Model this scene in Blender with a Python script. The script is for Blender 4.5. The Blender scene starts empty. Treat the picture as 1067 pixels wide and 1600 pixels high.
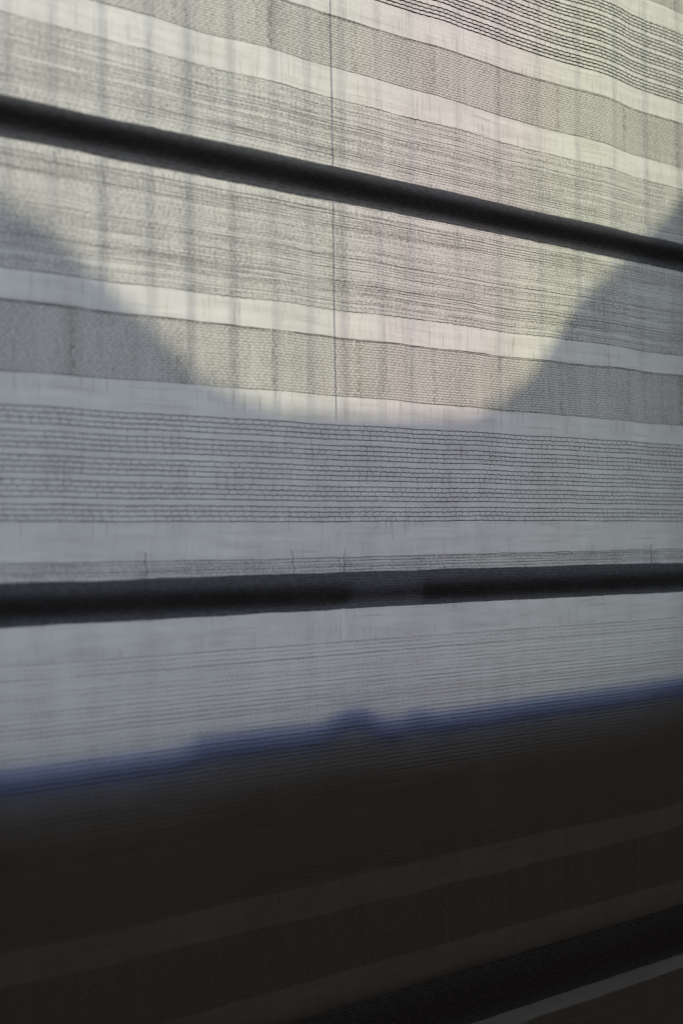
import bpy, bmesh, math, random
from mathutils import Vector, Matrix, noise
random.seed(4)
S = bpy.context.scene
COL = S.collection
R = math.radians

# ---------------------------------------------------------------- camera
A, PITCH, ROLL, DIST, FPX = R(48.6), R(1.2), R(-0.6), 0.8, 2222.0
d0 = Vector((math.cos(A), math.sin(A), 0)); r0 = Vector((math.sin(A), -math.cos(A), 0)); zz = Vector((0, 0, 1))
dv = d0*math.cos(PITCH)+zz*math.sin(PITCH)
u0 = -d0*math.sin(PITCH)+zz*math.cos(PITCH)
rv = r0*math.cos(ROLL)+u0*math.sin(ROLL)
uv = u0*math.cos(ROLL)-r0*math.sin(ROLL)
cam = bpy.data.cameras.new('camera')
co = bpy.data.objects.new('camera', cam); COL.objects.link(co)
m = Matrix((rv, uv, -dv)).transposed().to_4x4()
m.translation = -d0*DIST
co.matrix_world = m
cam.sensor_fit = 'VERTICAL'; cam.sensor_height = 36.0; cam.sensor_width = 24.0
cam.lens = 36.0*FPX/1600.0
cam.clip_start = 0.02; cam.clip_end = 100
cam.dof.use_dof = True; cam.dof.focus_distance = 0.88; cam.dof.aperture_fstop = 6.3
S.camera = co

# ---------------------------------------------------------------- light
W = bpy.data.worlds.new('World'); S.world = W; W.use_nodes = True
bg = W.node_tree.nodes['Background']
bg.inputs[0].default_value = (1.0, 0.90, 0.81, 1); bg.inputs[1].default_value = 0.037
S.view_settings.view_transform = 'Standard'; S.view_settings.look = 'None'
S.view_settings.exposure = 0; S.view_settings.gamma = 1

SUN_EL, SUN_AZ = R(24), R(14)        # the sun stands outside (+y), a little to the right
sdir = Vector((math.sin(SUN_AZ)*math.cos(SUN_EL), math.cos(SUN_AZ)*math.cos(SUN_EL), math.sin(SUN_EL)))
sl = bpy.data.lights.new('sun', 'SUN'); sl.energy = 2.3; sl.angle = R(0.72); sl.color = (1.0, 0.925, 0.68)
so = bpy.data.objects.new('sun', sl); COL.objects.link(so)
so.rotation_euler = sdir.to_track_quat('Z', 'Y').to_euler()
al = bpy.data.lights.new('window_skylight', 'AREA'); al.shape = 'RECTANGLE'; al.size = 2.6; al.size_y = 1.6
al.energy = 8.2; al.color = (0.785, 0.888, 1.05)
ao = bpy.data.objects.new('window_skylight', al); COL.objects.link(ao)
ao.location = (0.1, 0.42, 0.42); ao.rotation_euler = (R(-90), 0, 0)   # faces -y, into the window

S.render.engine = 'CYCLES'
S.cycles.max_bounces = 12; S.cycles.transparent_max_bounces = 24; S.cycles.transmission_bounces = 10
S.cycles.diffuse_bounces = 5; S.cycles.caustics_reflective = False; S.cycles.caustics_refractive = False

# ---------------------------------------------------------------- helpers
def link(name, verts, faces, mat, parent=None, smooth=True):
    me = bpy.data.meshes.new(name); me.from_pydata(verts, [], faces); me.update()
    if smooth: me.polygons.foreach_set('use_smooth', [True]*len(me.polygons))
    me.materials.append(mat)
    o = bpy.data.objects.new(name, me); COL.objects.link(o)
    if parent: o.parent = parent
    return o
def tag(o, label=None, cat=None, group=None, kind=None):
    for k, v in (('label', label), ('category', cat), ('group', group), ('kind', kind)):
        if v: o[k] = v
    return o
def thing(name, label, cat, loc=(0, 0, 0), group=None):
    o = bpy.data.objects.new(name, None); COL.objects.link(o); o.location = loc
    o.empty_display_size = 0.05
    return tag(o, label, cat, group)

class G:
    """tiny expression builder for shader maths"""
    def __init__(s, name):
        s.m = bpy.data.materials.new(name); s.m.use_nodes = True
        s.t = s.m.node_tree; s.t.nodes.clear()
        tc = s.t.nodes.new('ShaderNodeTexCoord'); sp = s.t.nodes.new('ShaderNodeSeparateXYZ')
        s.t.links.new(tc.outputs['Object'], sp.inputs[0]); s.X, s.Y, s.Z = sp.outputs; s.P = tc.outputs['Object']
    def _in(s, sock, v):
        if isinstance(v, (int, float)): sock.default_value = v
        elif isinstance(v, tuple): sock.default_value = v if len(v) == len(sock.default_value) else v+(1,)
        else: s.t.links.new(v, sock)
    def f(s, op, a, b=0.0, c=0.0):
        n = s.t.nodes.new('ShaderNodeMath'); n.operation = op
        s._in(n.inputs[0], a); s._in(n.inputs[1], b); s._in(n.inputs[2], c); return n.outputs[0]
    def add(s, a, b): return s.f('ADD', a, b)
    def sub(s, a, b): return s.f('SUBTRACT', a, b)
    def mul(s, a, b): return s.f('MULTIPLY', a, b)
    def xyz(s, x, y, z):
        n = s.t.nodes.new('ShaderNodeCombineXYZ')
        for i, v in enumerate((x, y, z)): s._in(n.inputs[i], v)
        return n.outputs[0]
    def noise(s, vec, scale=1.0, detail=2.0, rough=0.5):
        n = s.t.nodes.new('ShaderNodeTexNoise'); s._in(n.inputs['Vector'], vec)
        n.inputs['Scale'].default_value = scale; n.inputs['Detail'].default_value = detail; n.inputs['Roughness'].default_value = rough
        return n.outputs['Fac']
    def white(s, vec):
        n = s.t.nodes.new('ShaderNodeTexWhiteNoise'); n.noise_dimensions = '3D'; s._in(n.inputs['Vector'], vec); return n.outputs['Value']
    def step(s, v, lo, hi, a=0.0, b=1.0):
        n = s.t.nodes.new('ShaderNodeMapRange'); n.interpolation_type = 'SMOOTHSTEP'
        s._in(n.inputs[0], v); n.inputs[1].default_value = lo; n.inputs[2].default_value = hi
        n.inputs[3].default_value = a; n.inputs[4].default_value = b; return n.outputs[0]
    def mix(s, fac, a, b):
        n = s.t.nodes.new('ShaderNodeMix'); n.data_type = 'RGBA'
        s._in(n.inputs[0], fac); s._in(n.inputs[6], a); s._in(n.inputs[7], b); return n.outputs[2]
    def node(s, typ, **kw):
        n = s.t.nodes.new(typ)
        for k, v in kw.items(): s._in(n.inputs[k.replace('_', ' ')], v)
        return n.outputs[0]
    def mixsh(s, fac, a, b):
        n = s.t.nodes.new('ShaderNodeMixShader'); s._in(n.inputs[0], fac); s.t.links.new(a, n.inputs[1]); s.t.links.new(b, n.inputs[2]); return n.outputs[0]
    def addsh(s, a, b):
        n = s.t.nodes.new('ShaderNodeAddShader'); s.t.links.new(a, n.inputs[0]); s.t.links.new(b, n.inputs[1]); return n.outputs[0]
    def bump(s, h, strength=0.3, dist=0.001):
        n = s.t.nodes.new('ShaderNodeBump'); n.inputs['Strength'].default_value = strength; n.inputs['Distance'].default_value = dist
        s._in(n.inputs['Height'], h); return n.outputs[0]
    def out(s, sh):
        o = s.t.nodes.new('ShaderNodeOutputMaterial'); s.t.links.new(sh, o.inputs[0]); return s.m

def cloth(g, dens, trans_lo, trans_hi, refl, hi_col=(1, 1, 1), lo_col=(1, 1, 1), height=None):
    """woven cloth: dens 0 = thin between yarns, 1 = thick yarn; thick lets less light through"""
    tcol = g.mix(dens, tuple(trans_lo*c for c in hi_col), tuple(trans_hi*c for c in lo_col))
    kw = {}
    if height is not None:
        kw = {'Normal': g.bump(height, 0.5, 0.0006)}
    t = g.node('ShaderNodeBsdfTranslucent', Color=tcol, **kw)
    d = g.node('ShaderNodeBsdfDiffuse', Color=g.mix(dens, tuple(refl*c for c in hi_col), tuple(refl*0.72*c for c in lo_col)), **kw)
    return g.out(g.addsh(t, d))

def mottle(g, s1=38, s2=9):
    """long soft unevenness of the yarns, mostly along the weft"""
    a = g.noise(g.xyz(g.mul(g.X, s1*0.4), 0.0, g.mul(g.Z, s1*6)), 1.0, 4, .6)
    b = g.noise(g.xyz(g.mul(g.X, s2*8), 3.0, g.mul(g.Z, s2)), 1.0, 3, .6)
    return a, b

def mat_plain():
    g = G('plain_weave')
    a, b = mottle(g)
    # single heavier yarns, weft and warp
    wl = g.noise(g.xyz(g.mul(g.X, 20), 7.0, g.mul(g.Z, 1500)), 1.0, 1, .5)
    vl = g.noise(g.xyz(g.mul(g.X, 900), 2.0, g.mul(g.Z, 45)), 1.0, 1, .5)
    lines = g.add(g.mul(g.step(wl, .56, .70), .60), g.mul(g.step(vl, .57, .72), .70))
    tex = g.noise(g.xyz(g.mul(g.X, 520), 6.0, g.mul(g.Z, 1000)), 1.0, 2, .7)
    cl = g.noise(g.xyz(g.mul(g.X, 26), 8.0, g.mul(g.Z, 60)), 1.0, 3, .6)
    dens = g.add(g.add(lines, g.mul(g.sub(a, .5), 1.1)), g.add(g.mul(g.sub(b, .5), .8), g.add(g.mul(g.sub(tex, .5), 1.0), g.mul(g.sub(cl, .5), .6))))
    drawn = g.mul(g.step(g.f('ABSOLUTE', g.sub(g.X, .0012)), .0002, .0007, 1.3, 0), g.step(g.Z, .009, .012, 1, 0))
    dens = g.sub(dens, drawn)
    # a drawn thread where the cord is stitched on
    n = g.t.nodes.new('ShaderNodeClamp'); g._in(n.inputs[0], g.add(dens, .25)); dens = n.outputs[0]
    return cloth(g, dens, .74, .50, .50, (1, .99, .96), (.98, .95, .90))

def mat_dense():
    g = G('dense_weave')
    a, b = mottle(g)
    warp = g.mul(g.sub(g.noise(g.xyz(g.mul(g.X, 60), 1.0, g.mul(g.Z, 60)), 1.0, 2), .5), .0016)
    z = g.add(g.Z, warp)
    row = g.f('FLOOR', g.mul(z, 1/.00155))
    fr = g.f('FRACT', g.mul(z, 1/.00155))
    half = g.f('FRACT', g.mul(row, .5))
    jit = g.mul(g.noise(g.xyz(g.mul(g.X, 130), row, 4.0), 1.0, 1), .9)
    ph = g.f('FRACT', g.add(g.add(g.mul(g.X, 1/.0037), half), jit))
    rowline = g.f('ABSOLUTE', g.sub(fr, .5))
    dash = g.mul(g.step(rowline, .20, .34), g.step(g.f('ABSOLUTE', g.sub(ph, .5)), .20, .34, 1, .10))
    # tight seams every few centimetres, where the weave is pulled
    sx = g.f('ABSOLUTE', g.sub(g.f('FRACT', g.add(g.mul(g.X, 1/.062), g.mul(g.noise(g.xyz(g.mul(g.X, 8), 0.0, 0.0), 1.0, 1), .6))), .5))
    seam = g.mul(g.step(sx, .018, .045, 1, 0), g.step(g.white(g.xyz(row, 0.0, g.f('FLOOR', g.mul(g.X, 900)))), .35, .7))
    sp = g.noise(g.xyz(g.mul(g.X, 420), 0.0, g.mul(g.Z, 800)), 1.0, 2, .7)
    dens = g.add(g.add(g.mul(dash, .95), g.mul(seam, .35)), g.add(g.mul(g.sub(a, .5), .5), g.add(g.mul(g.sub(b, .5), .9), g.mul(g.sub(sp, .5), 1.7))))
    n = g.t.nodes.new('ShaderNodeClamp'); g._in(n.inputs[0], dens); dens = n.outputs[0]
    return cloth(g, dens, .60, .14, .38, (1, .98, .93), (1, .94, .86), dens)

def mat_ribbed(pitch=.0016, name='ribbed_weave', even=False):
    g = G(name)
    a, b = mottle(g)
    scal = g.mul(g.f('ABSOLUTE', g.f('SINE', g.add(g.mul(g.X, 1250), g.mul(g.noise(g.xyz(g.mul(g.X, 90), 0.0, g.mul(g.Z, 400)), 1.0, 1), 6)))), .00030)
    warp = g.mul(g.sub(g.noise(g.xyz(g.mul(g.X, 55), 1.0, g.mul(g.Z, 140)), 1.0, 3), .5), .0012)
    z = g.add(g.add(g.Z, warp), scal)
    row = g.f('FLOOR', g.mul(z, 1/pitch))
    fr = g.f('ABSOLUTE', g.sub(g.f('FRACT', g.mul(z, 1/pitch)), .5))
    rnd = g.white(g.xyz(row, 3.0, 0.0))
    strong = g.step(rnd, .15, 1.0, .55 if even else .35, 1.1)
    brk = g.step(g.noise(g.xyz(g.mul(g.X, 420), row, 9.0), 1.0, 2, .7), .36, .60, .60 if even else .30, 1.0)
    brk2 = g.step(g.noise(g.xyz(g.mul(g.X, 30), row, 2.0), 1.0, 1, .6), .30, .55, .55, 1.0)
    line = g.mul(g.mul(g.step(fr, .10, .30, 1, 0), strong), g.mul(brk, brk2))
    # stitches standing between the rows, a little offset from row to row
    ph = g.f('FRACT', g.add(g.mul(g.X, 1/.0033), g.add(g.mul(rnd, 1), g.mul(g.noise(g.xyz(g.mul(g.X, 120), row, 0.0), 1.0, 1), .8))))
    rung = g.mul(g.step(g.f('ABSOLUTE', g.sub(ph, .5)), .06, .17, 1, 0), .22)
    sp = g.noise(g.xyz(g.mul(g.X, 400), 0.0, g.mul(g.Z, 900)), 1.0, 3, .75)
    patch = g.noise(g.xyz(g.mul(g.X, 18), 2.0, g.mul(g.Z, 190)), 1.0, 3, .6)
    spk = g.mul(g.step(sp, .46, .60), g.step(patch, .36, .60, .25, 1.0))
    dens = g.add(g.add(g.mul(line, .95), rung), g.add(g.mul(spk, .28 if even else .52), g.add(g.mul(g.sub(a, .5), .5), g.mul(g.sub(b, .5), .75))))
    n = g.t.nodes.new('ShaderNodeClamp'); g._in(n.inputs[0], dens); dens = n.outputs[0]
    return cloth(g, dens, .78 if even else .68, .50 if even else .25, .38, (1, .99, .95), (1, .95, .9), dens)

def mat_pocket():
    g = G('pocket_cloth')
    z = g.add(g.Z, g.mul(g.noise(g.xyz(g.mul(g.X, 60), 1.0, g.mul(g.Z, 300)), 1.0, 2), .0018))
    row = g.f('FLOOR', g.mul(z, 1/.0016))
    fr = g.f('ABSOLUTE', g.sub(g.f('FRACT', g.mul(z, 1/.0016)), .5))
    sp = g.noise(g.xyz(g.mul(g.X, 400), 0.0, g.mul(g.Z, 900)), 1.0, 2, .7)
    line = g.mul(g.step(fr, .12, .34, 1, 0), g.step(g.noise(g.xyz(g.mul(g.X, 200), row, 3.0), 1.0, 1), .35, .6))
    dens = g.add(g.mul(line, .7), g.mul(sp, .5))
    t = g.node('ShaderNodeBsdfTranslucent', Color=g.mix(dens, (.56, .58, .63), (.30, .31, .35)))
    d = g.node('ShaderNodeBsdfDiffuse', Color=g.mix(dens, (.17, .165, .175), (.07, .068, .07)), Normal=g.bump(dens, .6, .0008))
    return g.out(g.addsh(t, d))

def mat_thread(name, col, tr):
    g = G(name)
    n = g.noise(g.xyz(g.mul(g.X, 500), 0.0, g.mul(g.Z, 500)), 1.0, 2)
    d = g.node('ShaderNodeBsdfDiffuse', Color=g.mix(n, tuple(c*.7 for c in col), tuple(c*1.3 for c in col)))
    t = g.node('ShaderNodeBsdfTranslucent', Color=tuple(c*tr for c in col))
    return g.out(g.addsh(d, t))

def mat_solid(name, col, rough=.7, metallic=0.0, scale=60, amt=.35):
    g = G(name)
    n = g.noise(g.P, scale, 5, .6)
    p = g.t.nodes.new('ShaderNodeBsdfPrincipled')
    g._in(p.inputs['Base Color'], g.mix(n, tuple(c*(1-amt) for c in col), tuple(c*(1+amt) for c in col)))
    p.inputs['Roughness'].default_value = rough; p.inputs['Metallic'].default_value = metallic
    g._in(p.inputs['Normal'], g.bump(n, .2, .002))
    return g.out(p.outputs[0])

M_plain, M_dense, M_rib = mat_plain(), mat_dense(), mat_ribbed()
M_rib2 = mat_ribbed(.0023, 'even_ribbed_weave', True)
M_pocket = mat_pocket()
M_yarn = mat_thread('grey_yarn', (.18, .185, .225), .8)
M_dark = mat_thread('dark_yarn', (.07, .07, .085), .5)
M_mid = mat_thread('mid_grey_yarn', (.24, .238, .235), .85)
M_fine = mat_thread('fine_yarn', (.30, .31, .34), .9)
M_cord = mat_thread('cord_yarn', (.35, .35, .36), .4)
M_rod = mat_solid('black_rod', (.02, .019, .018), .6)
M_wall = mat_solid('dark_plaster', (.055, .045, .04), .9)
M_sill = mat_solid('sill_paint', (.20, .17, .16), .7)
M_white = mat_solid('bounce_white', (.80, .83, .86), .5, amt=.06)
M_bar = mat_solid('bar_metal', (.12, .12, .12), .5)
M_stone = mat_solid('outdoor_stone', (.30, .28, .25), .9, scale=8)

# ---------------------------------------------------------------- the blind
X0, X1 = -0.62, 0.95
POCKETS = [(.4365-.0098, .4365+.0098), (.1900, .2097), (-.0378, -.0170), (-.290, -.258)]
def drape(x, z):
    """depth of the cloth (towards the room is -y): soft pleats, pinned at the rods"""
    pin = 1.0
    for a, b in POCKETS:
        dd = max(a-z, z-b, 0.0)
        pin = min(pin, .10+.90*min(1.0, dd/.05))
    dd = max(-.125-z, z+.085, 0.0); pin = min(pin, .22+.78*min(1.0, dd/.06))     # leans on the sill
    v = .0013*math.sin(x*46+.7*math.sin(z*9))+.0008*math.sin(x*83+1.3+z*7)
    v += .0030*noise.noise(Vector((x*9, z*4, 1.7)))+.0013*noise.noise(Vector((x*27, z*6, 5.2)))
    v += .0006*noise.noise(Vector((x*60, z*14, 8.8)))
    # puckers just above the second rod
    k = math.exp(-((z+.012)/.014)**2)
    kk = .0030*k*noise.noise(Vector((x*95, z*30, 2.2)))
    return kk+v*pin
def edge(x, k):
    return .00055*noise.noise(Vector((x*22, k*3.1, 0.4)))+.0002*noise.noise(Vector((x*120, k*3.1, 3.4)))+.0007*math.sin(x*9+k)

blind = thing('roman_blind', 'sheer striped roman blind hanging across the window, pale grey weave with dark rod pockets', 'blind')
def stripe(name, z0, z1, mat, nz=None, label=None):
    nx = int((X1-X0)/.003)
    nz = nz or max(2, int((z1-z0)/.004))
    vs, fs = [], []
    for j in range(nz+1):
        for i in range(nx+1):
            x = X0+(X1-X0)*i/nx; t = j/nz
            z = (z0+edge(x, z0*100))*(1-t)+(z1+edge(x, z1*100))*t
            vs.append((x, drape(x, z), z))
    for j in range(nz):
        for i in range(nx):
            a = j*(nx+1)+i; fs.append((a, a+1, a+nx+2, a+nx+1))
    o = link(name, vs, fs, mat, blind)
    if label: o['label'] = label
    return o
BANDS = [('plain', .50, .56), ('ribbed', .430, .50), ('plain', .412, .430), ('dense', .379, .412), ('plain', .3645, .379), ('openwork', .3125, .3645),
         ('plain', .2985, .3125), ('dense', .2672, .2985), ('plain', .2505, .2672), ('ribbed', .1300, .2505), ('plain', .1158, .1300),
         ('dense', .0813, .1158), ('plain', .0665, .0813), ('openwork', .0108, .0665), ('plain', -.0080, .0108), ('ribbed', -.0375, -.0080),
         ('plain', -.0555, -.0375), ('ribbed', -.1880, -.0555), ('plain', -.2047, -.1880), ('dense', -.2405, -.2047), ('plain', -.2590, -.2405),
         ('ribbed', -.2925, -.2590), ('plain', -.3022, -.2925), ('ribbed', -.46, -.3022)]
for kind, a, b in BANDS:
    stripe({'plain': 'plain_stripe', 'ribbed': 'ribbed_stripe', 'dense': 'dense_stripe', 'openwork': 'openwork_stripe'}[kind], a, b,
           {'plain': M_plain, 'openwork': M_plain, 'ribbed': M_rib2 if a < -.10 else M_rib, 'dense': M_dense}[kind])

def tube(path, rad, n=5, close=False):
    vs, fs = [], []
    for k, (p, q) in enumerate(zip(path[:-1], path[1:])): pass
    L = len(path)
    for k in range(L):
        a = Vector(path[max(0, k-1)]); b = Vector(path[min(L-1, k+1)]); t = (b-a).normalized()
        u = t.cross(Vector((0, 1, 0)));  u = u.normalized() if u.length > 1e-4 else Vector((1, 0, 0))
        v = t.cross(u).normalized(); r = rad(k) if callable(rad) else rad
        for s in range(n):
            an = 2*math.pi*s/n
            vs.append(tuple(Vector(path[k])+u*math.cos(an)*r+v*math.sin(an)*r))
    for k in range(L-1):
        for s in range(n):
            a = k*n+s; b = k*n+(s+1) % n; fs.append((a, b, b+n, a+n))
    return vs, fs
def tubes(paths, rad, n=4):
    V, F = [], []
    for p in paths:
        v, f = tube(p, rad, n); o = len(V); V += v; F += [tuple(i+o for i in q) for q in f]
    return V, F

# openwork: dark wavy weft yarns in groups of four with little rungs between them
PIT = .0052
def openwork(zt, zb, thick, mat, groups=5):
    span = zt-zb; gr = .69 if thick < .0003 else .66; gp = (span-.0004)/(groups-1+gr)
    zs = []
    for gi in range(groups):
        top = zt-gi*gp
        zs.append([top-k*gp*gr/3 for k in range(4)])
    rungs, faint = [], []
    xs0, xs1 = -.36, .66
    for gi, grp in enumerate(zs):
        for k, z0 in enumerate(grp):
            off = random.random()*PIT; pts = []
            wob = random.random()*50
            def ph(x): return (x+off+.0012*noise.noise(Vector((x*50, wob, 0))))/PIT
            n = int((xs1-xs0)/.00085)
            for i in range(n+1):
                x = xs0+(xs1-xs0)*i/n
                sc = abs(math.sin(math.pi*ph(x)))
                z = z0+edge(x, zt*90)*.8+.00034*(sc-.6)*(1 if k < 3 else .6)+.00014*noise.noise(Vector((x*60, wob, 2)))
                pts.append((x, drape(x, z)-.0004, z))
            v, f = tube(pts, lambda q, w=wob: thick*(1+.35*noise.noise(Vector((q*.23, w, 7)))), 4)
            link('weft_yarn', v, f, mat, blind)
            if k < 3:
                x = xs0; zb_ = grp[k+1]
                c = math.ceil(ph(xs0)); 
                while True:
                    x = c*PIT-off; c += 1
                    if x > xs1: break
                    if random.random() < .10: continue
                    x2 = x+random.uniform(-.0004, .0004)
                    e = edge(x, zt*90)*.8
                    rungs.append([(x, drape(x, z0)-.0003, z0+e-.0001), (x2, drape(x2, zb_)-.0003, zb_+e+.0001)])
                    if random.random() < .35:
                        x3 = x+PIT*random.uniform(.3, .7)
                        faint.append([(x3, drape(x3, z0)-.0003, z0+e), (x3, drape(x3, zb_)-.0003, zb_+e)])
            elif gi < groups-1:
                nx_ = zs[gi+1][0]; x = xs0
                while x < xs1:
                    x += PIT*random.choice((1, 1, 2, 3)); e = edge(x, zt*90)*.8
                    faint.append([(x, drape(x, z0)-.0003, z0+e), (x, drape(x, nx_)-.0003, nx_+e)])
    v, f = tubes(rungs, .00012); tag(link('rung_yarns', v, f, M_yarn, blind), kind='stuff')
    v, f = tubes(faint, .00009); tag(link('fine_warp_yarns', v, f, M_fine, blind), kind='stuff')
openwork(.0660, .0114, .00025, M_yarn)
openwork(.3640, .3140, .00042, M_dark)

# heavier single yarns of the ribbed cloth and the yarns that edge the dense stripes
def single_yarn(name, z0, rad, mat, scallop=0.0, wander=.00025, key=None):
    xs0, xs1 = -.36, .66; n = int((xs1-xs0)/.0013); w = random.random()*90; pts = []
    key = z0*100 if key is None else key; ph = random.random()*3
    for i in range(n+1):
        x = xs0+(xs1-xs0)*i/n
        z = z0+edge(x, key)+wander*noise.noise(Vector((x*55, w, 2)))+wander*.5*noise.noise(Vector((x*210, w, 5)))
        if scallop: z += scallop*abs(math.sin(math.pi*x/.0062+ph+2*noise.noise(Vector((x*15, w, 0)))))
        pts.append((x, drape(x, z)-.0003, z))
    v, f = tube(pts, lambda q: rad*(1+.8*noise.noise(Vector((q*.11, w, 7)))), 4)
    return link(name, v, f, mat, blind)
for zt, zb in ((.412, .379), (.2985, .2672), (.1158, .0813)):
    single_yarn('edge_yarn', zt-.0002, .00020, M_mid, wander=.0001, key=zt*100)
    single_yarn('edge_yarn', zt-.0010, .00016, M_mid, wander=.0001, key=zt*100)
    single_yarn('edge_yarn', zb+.0003, .00016, M_mid, wander=.0001, key=zb*100)
single_yarn('edge_yarn', .1302, .00020, M_mid, scallop=.0006, wander=.0001, key=13)
single_yarn('edge_yarn', .2502, .00020, M_mid, scallop=.0004, wander=.0001, key=25.05)
z = .1325
while z < .2495:
    if not (.1885 < z < .2105):
        lo, hi = (.1300, 13) , (.2505, 25.05)
        single_yarn('rib_yarn', z, random.choice((.00007, .00009, .00011, .00016)), M_mid)
    z += random.choice((.0013, .0016, .0019, .0026, .0034))
z = -.0562
while z > -.140:
    single_yarn('rib_yarn', z, random.choice((.00005, .00006, .00008)), M_mid, wander=.00015); z -= random.choice((.0022, .0026, .0030))
z = -.0085
while z > -.016:
    single_yarn('rib_yarn', z, .00012, M_mid); z -= .0017

# rod pockets (three layers of cloth round a dark rod)
def pocket(z0, z1, depth, dz=0.0):
    nx = int((X1-X0)/.0035); n = 18; vs, fs = [], []
    zc, h = (z0+z1)/2, (z1-z0)/2
    for i in range(nx+1):
        x = X0+(X1-X0)*i/nx
        for s in range(n):
            an = 2*math.pi*s/n
            c, q = math.cos(an), math.sin(an)
            rr = 1+.05*noise.noise(Vector((x*26, q*1.5+zc*40, c*1.5)))
            zq = zc+h*q*rr*(abs(q)**.1 if q else 1)+(edge(x, 7)*.5)+.0003*noise.noise(Vector((x*160, q*2, zc*9)))
            vs.append((x, drape(x, zc)-.0015-depth*.42+depth*.62*c*rr, zq))
    for i in range(nx):
        for s in range(n):
            a = i*n+s; b = i*n+(s+1) % n; fs.append((a, b, b+n, a+n))
    return link('rod_pocket', vs, fs, M_pocket, blind)
def rod(z, h, xa, xb, y=0.0, thick=.0045):
    """flat rod with rounded ends"""
    n, L = 12, 60; vs, fs = [], []
    for i in range(L+1):
        t = i/L; x = xa+(xb-xa)*t
        e = min(x-xa, xb-x)/(h*.5); k = math.sqrt(max(0.02, 1-(1-min(1, e))**2))
        for s in range(n):
            an = 2*math.pi*s/n
            vs.append((x, y-.0015+thick*.5*math.cos(an)*k, z+h*.5*math.copysign(abs(math.sin(an))**.5, math.sin(an))*k))
    for i in range(L):
        for s in range(n):
            a = i*n+s; b = i*n+(s+1) % n; fs.append((a, b, b+n, a+n))
    fs.append(tuple(range(n))[::-1]); fs.append(tuple(range(L*n, L*n+n)))
    return link('rod', vs, fs, M_rod, blind)
for k, (a, b) in enumerate(POCKETS):
    pocket(a, b, .008)
    zc = (a+b)/2; hh = (b-a)*(.50 if k == 2 else .58)
    if k == 2:
        rod(zc-.0014, hh, X0, .006, -.0045, .003); rod(zc-.0014, hh, .044, X1, -.0045, .003)
    else: rod(zc-.0008, hh, X0, X1, -.0045, .003)

c_ = rod(-.0290, .0062, -.004, .054, -.0045, .0016); c_.name = 'gap_shade_bar'; c_['label'] = 'thin bar added to darken the gap between the two rod ends'  # thin bar added inside the pocket to darken the gap
# short stitches that hold the rod pocket
for sx in (-.132, -.038, .001, .2845):
    pts = [(sx+.0006*math.sin(q*1.1+sx*50)+q*.00012, drape(sx, -.004-q*.0012)-.0009, -.004-q*.0012) for q in range(12)]
    v, f = tube(pts, .00017, 5); link('stitch', v, f, M_yarn, blind)

# the lift cord hanging behind the cloth
pts = [(-.0030+.0004*math.sin(i*.35)+.00003*i, .009+.0008*math.sin(i*.2), .56-i*.0085) for i in range(70)]
v, f = tube(pts, .00055, 6)
cord = link('lift_cord', v, f, M_cord, None); tag(cord, 'thin grey lift cord hanging straight down behind the middle of the sheer blind', 'cord')

# ---------------------------------------------------------------- window, wall, outside
def extrude_profile(name, prof, y0, y1, zbot, mat, parent=None):
    n = len(prof); vs = [(x, y0, z) for x, z in prof]+[(x, y0, zbot) for x, z in prof]+[(x, y1, z) for x, z in prof]+[(x, y1, zbot) for x, z in prof]
    fs = []
    for i in range(n-1):
        fs += [(i, n+i, n+i+1, i+1), (2*n+i, 2*n+i+1, 3*n+i+1, 3*n+i), (i, i+1, 2*n+i+1, 2*n+i), (n+i, 3*n+i, 3*n+i+1, n+i+1)]
    fs += [(0, 2*n, 3*n, n), (n-1, 2*n-1, 4*n-1, 3*n-1)]
    return link(name, vs, fs, mat, parent, False)
def smooth_prof(p, step=.004):
    out = []
    for (xa, za), (xb, zb) in zip(p[:-1], p[1:]):
        n = max(1, int((xb-xa)/step))
        for i in range(n):
            t = i/n; t2 = t*t*(3-2*t); out.append((xa+(xb-xa)*t, za+(zb-za)*t2))
    out.append(p[-1]); return out
PROF = [(-1.2, -.1030), (-.2121, -.1035), (-.1110, -.1035), (-.0980, -.0995), (-.0600, -.0995), (-.0174, -.1000), (-.004, -.0960), (.004, -.0935), (.014, -.0940), (.024, -.0985), (.036, -.1025), (.044, -.1020), (.052, -.0990), (.062, -.0992), (.074, -.1020), (.14, -.1005), (.20, -.1000), (.3216, -.0990), (1.5, -.099)]
prof = smooth_prof([(x, z-.003-.000*x) for x, z in PROF])
wall = extrude_profile('wall', prof, .0128, .0215, -.288, M_wall); tag(wall, kind='structure')
back = extrude_profile('wall', [(-1.2, -.1352), (1.5, -.1352)], .0217, .20, -.288, M_wall); tag(back, kind='structure')
low = extrude_profile('wall', [(-1.2, -.3024), (1.5, -.3024)], .0075, .20, -1.1, M_wall); tag(low, kind='structure')  # slot above it added so a little daylight reaches the pale stripe

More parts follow.
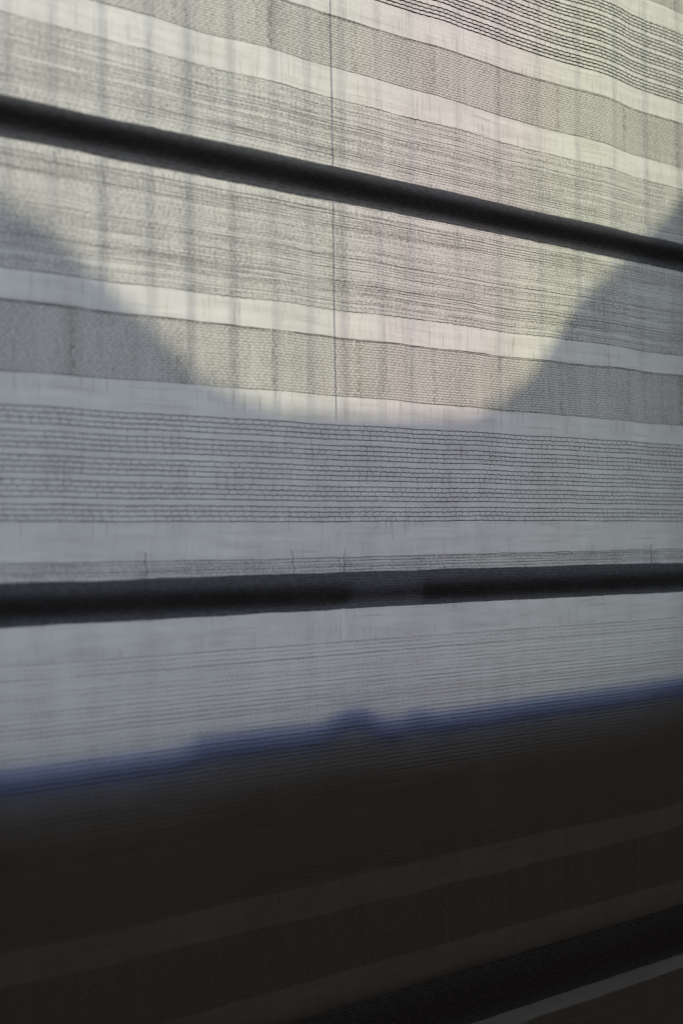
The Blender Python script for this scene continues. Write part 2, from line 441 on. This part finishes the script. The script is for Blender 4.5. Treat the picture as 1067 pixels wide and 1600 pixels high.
# unseen blue strip added behind the cloth, tints the light there
g = G('blue_tint_strip')
fm = g.out(g.mixsh(.20, g.node('ShaderNodeBsdfTransparent', Color=(.25, .48, .84)), g.node('ShaderNodeBsdfTranslucent', Color=(.20, .40, .78))))
tint_strip_top = [(x, z+.0105) for x, z in prof]
nF = len(prof); vs = [(x, y, z+dz) for y in (.0068, .0072) for dz in (.0050, -.004) for x, z in prof]
fs = []
for i in range(nF-1): fs += [(i, nF+i, nF+i+1, i+1), (2*nF+i, 2*nF+i+1, 3*nF+i+1, 3*nF+i), (i, i+1, 2*nF+i+1, 2*nF+i), (nF+i, 3*nF+i, 3*nF+i+1, nF+i+1)]
tint_strip = link('blue_tint_strip', vs, fs, fm, None, False)
sl_ = link('bounce_sill', [(x, y, z) for x in (-1.2, 1.5) for y in (.022, .40) for z in (-.135, -.1085)], [(0, 1, 3, 2), (4, 6, 7, 5), (0, 4, 5, 1), (2, 3, 7, 6), (0, 2, 6, 4), (1, 5, 7, 3)], M_white, None, False)  # white board added to bounce light up onto the cloth
tag(sl_, kind='structure')
tag(tint_strip, 'unseen blue strip added just above the dark wall to tint the light', 'tint_strip')

# pane with pink and green bands put in to colour the sunlight
win = thing('window', 'wide window pane behind the blind, tinted in bands to colour the light', 'window', (0, 0, 0))
g = G('light_tint_glass')
band = g.noise(g.xyz(g.mul(g.X, 4.5), 0.0, g.mul(g.Z, 2.5)), 1.0, 1)
sc = g.mul(g.add(g.add(g.X, g.mul(g.Z, -.15)), g.add(.16, g.mul(band, .06))), 1/.62)
n = g.t.nodes.new('ShaderNodeValToRGB'); g._in(n.inputs[0], sc)
e = n.color_ramp.elements; e[0].position = 0; e[0].color = (.99, .988, .985, 1); e[1].position = 1; e[1].color = (.99, .988, .985, 1)
for p_, c_ in ((.26, (.985, .988, .97, 1)), (.40, (.99, .93, .96, 1)), (.50, (.99, .93, .945, 1)), (.60, (.965, .99, .915, 1)), (.72, (.975, .99, .96, 1))):
    q = e.new(p_); q.color = c_
gl = g.node('ShaderNodeBsdfGlossy', Color=(1, 1, 1)); 
gm = g.out(g.mixsh(.05, g.node('ShaderNodeBsdfTransparent', Color=n.outputs[0]), gl))
pane = link('pane', [(-1.2, .10, -.11), (1.5, .10, -.11), (1.5, .10, 1.2), (-1.2, .10, 1.2), (-1.2, .106, -.11), (1.5, .106, -.11), (1.5, .106, 1.2), (-1.2, .106, 1.2)],
            [(0, 1, 2, 3), (7, 6, 5, 4), (0, 4, 5, 1), (3, 2, 6, 7), (0, 3, 7, 4), (1, 5, 6, 2)], gm, win, False)

v = [(x, y, z) for x in (.374, .46) for y in (.012, .12) for z in (-.11, 1.2)]
link('frame', v, [(0, 1, 3, 2), (4, 6, 7, 5), (0, 4, 5, 1), (2, 3, 7, 6), (0, 2, 6, 4), (1, 5, 7, 3)], M_sill, win, False)

# unseen thin wires added outside to throw soft upright shadows on the cloth
YB = .50
def on_plane(x, z, y):
    """where the sun ray that reaches (x,0,z) on the cloth crosses depth y"""
    t = y/sdir.y; return x+sdir.x*t, z+sdir.z*t
rail = thing('shadow_wires', 'unseen thin upright wires added outside the window to cast soft shadows', 'shadow_wires', (0, YB, 0))
for k in range(-8, 22):
    x = -.2075+k*.0265+random.uniform(-.0012, .0012)
    if k > 10: x += (k-10)*.012
    px, pz = on_plane(x, .2, YB)
    r = .00095 if k < 9 else .0006
    v, f = tube([(px, 0, -.3+i*.2) for i in range(9)], r*random.uniform(.75, 1.2), 8)
    link('wire', v, f, M_bar, rail)
v, f = tube([(-1.2+.3*i, 0, 1.32) for i in range(10)], .015, 10); link('top_rail', v, f, M_bar, rail)
v, f = tube([(-1.2+.3*i, 0, -.32) for i in range(10)], .015, 10); link('bottom_rail', v, f, M_bar, rail)

# unseen block added outside, its scooped top cut to shape the sunlit patch
YP = 1.05
SH = [(-.75, .50), (-.50, .33), (-.33, .20), (-.2105, .162), (-.1904, .1560), (-.1700, .1420), (-.1479, .1253), (-.1215, .1070), (-.0978, .0875), (-.073, .0790), (-.047, .0737), (-.0057, .0724),
      (.0543, .0736), (.1091, .0772), (.1384, .0880), (.163, .1037), (.1954, .1396), (.2123, .1603), (.2503, .1840), (.2868, .2109), (.3308, .2445), (.42, .33), (.60, .50), (1.0, .62)]
pp = []
for (xa, za), (xb, zb) in zip(SH[:-1], SH[1:]):
    for i in range(4):
        t = i/4; pp.append((xa+(xb-xa)*t, za+(zb-za)*t))
pp.append(SH[-1])
cap = []
for x, z in pp:
    X, Z = on_plane(x, z, YP); cap.append((X, Z))
par = extrude_profile('shadow_caster', cap, YP, YP+.12, -1.1, M_stone)
tag(par, 'unseen scooped block added outside to cast the curved shadow on the blind', 'shadow_caster')
gr = link('ground', [(-30, .3, -1.1), (30, .3, -1.1), (30, 60, -1.1), (-30, 60, -1.1)], [(0, 1, 2, 3)], M_stone, None, False); tag(gr, kind='structure')
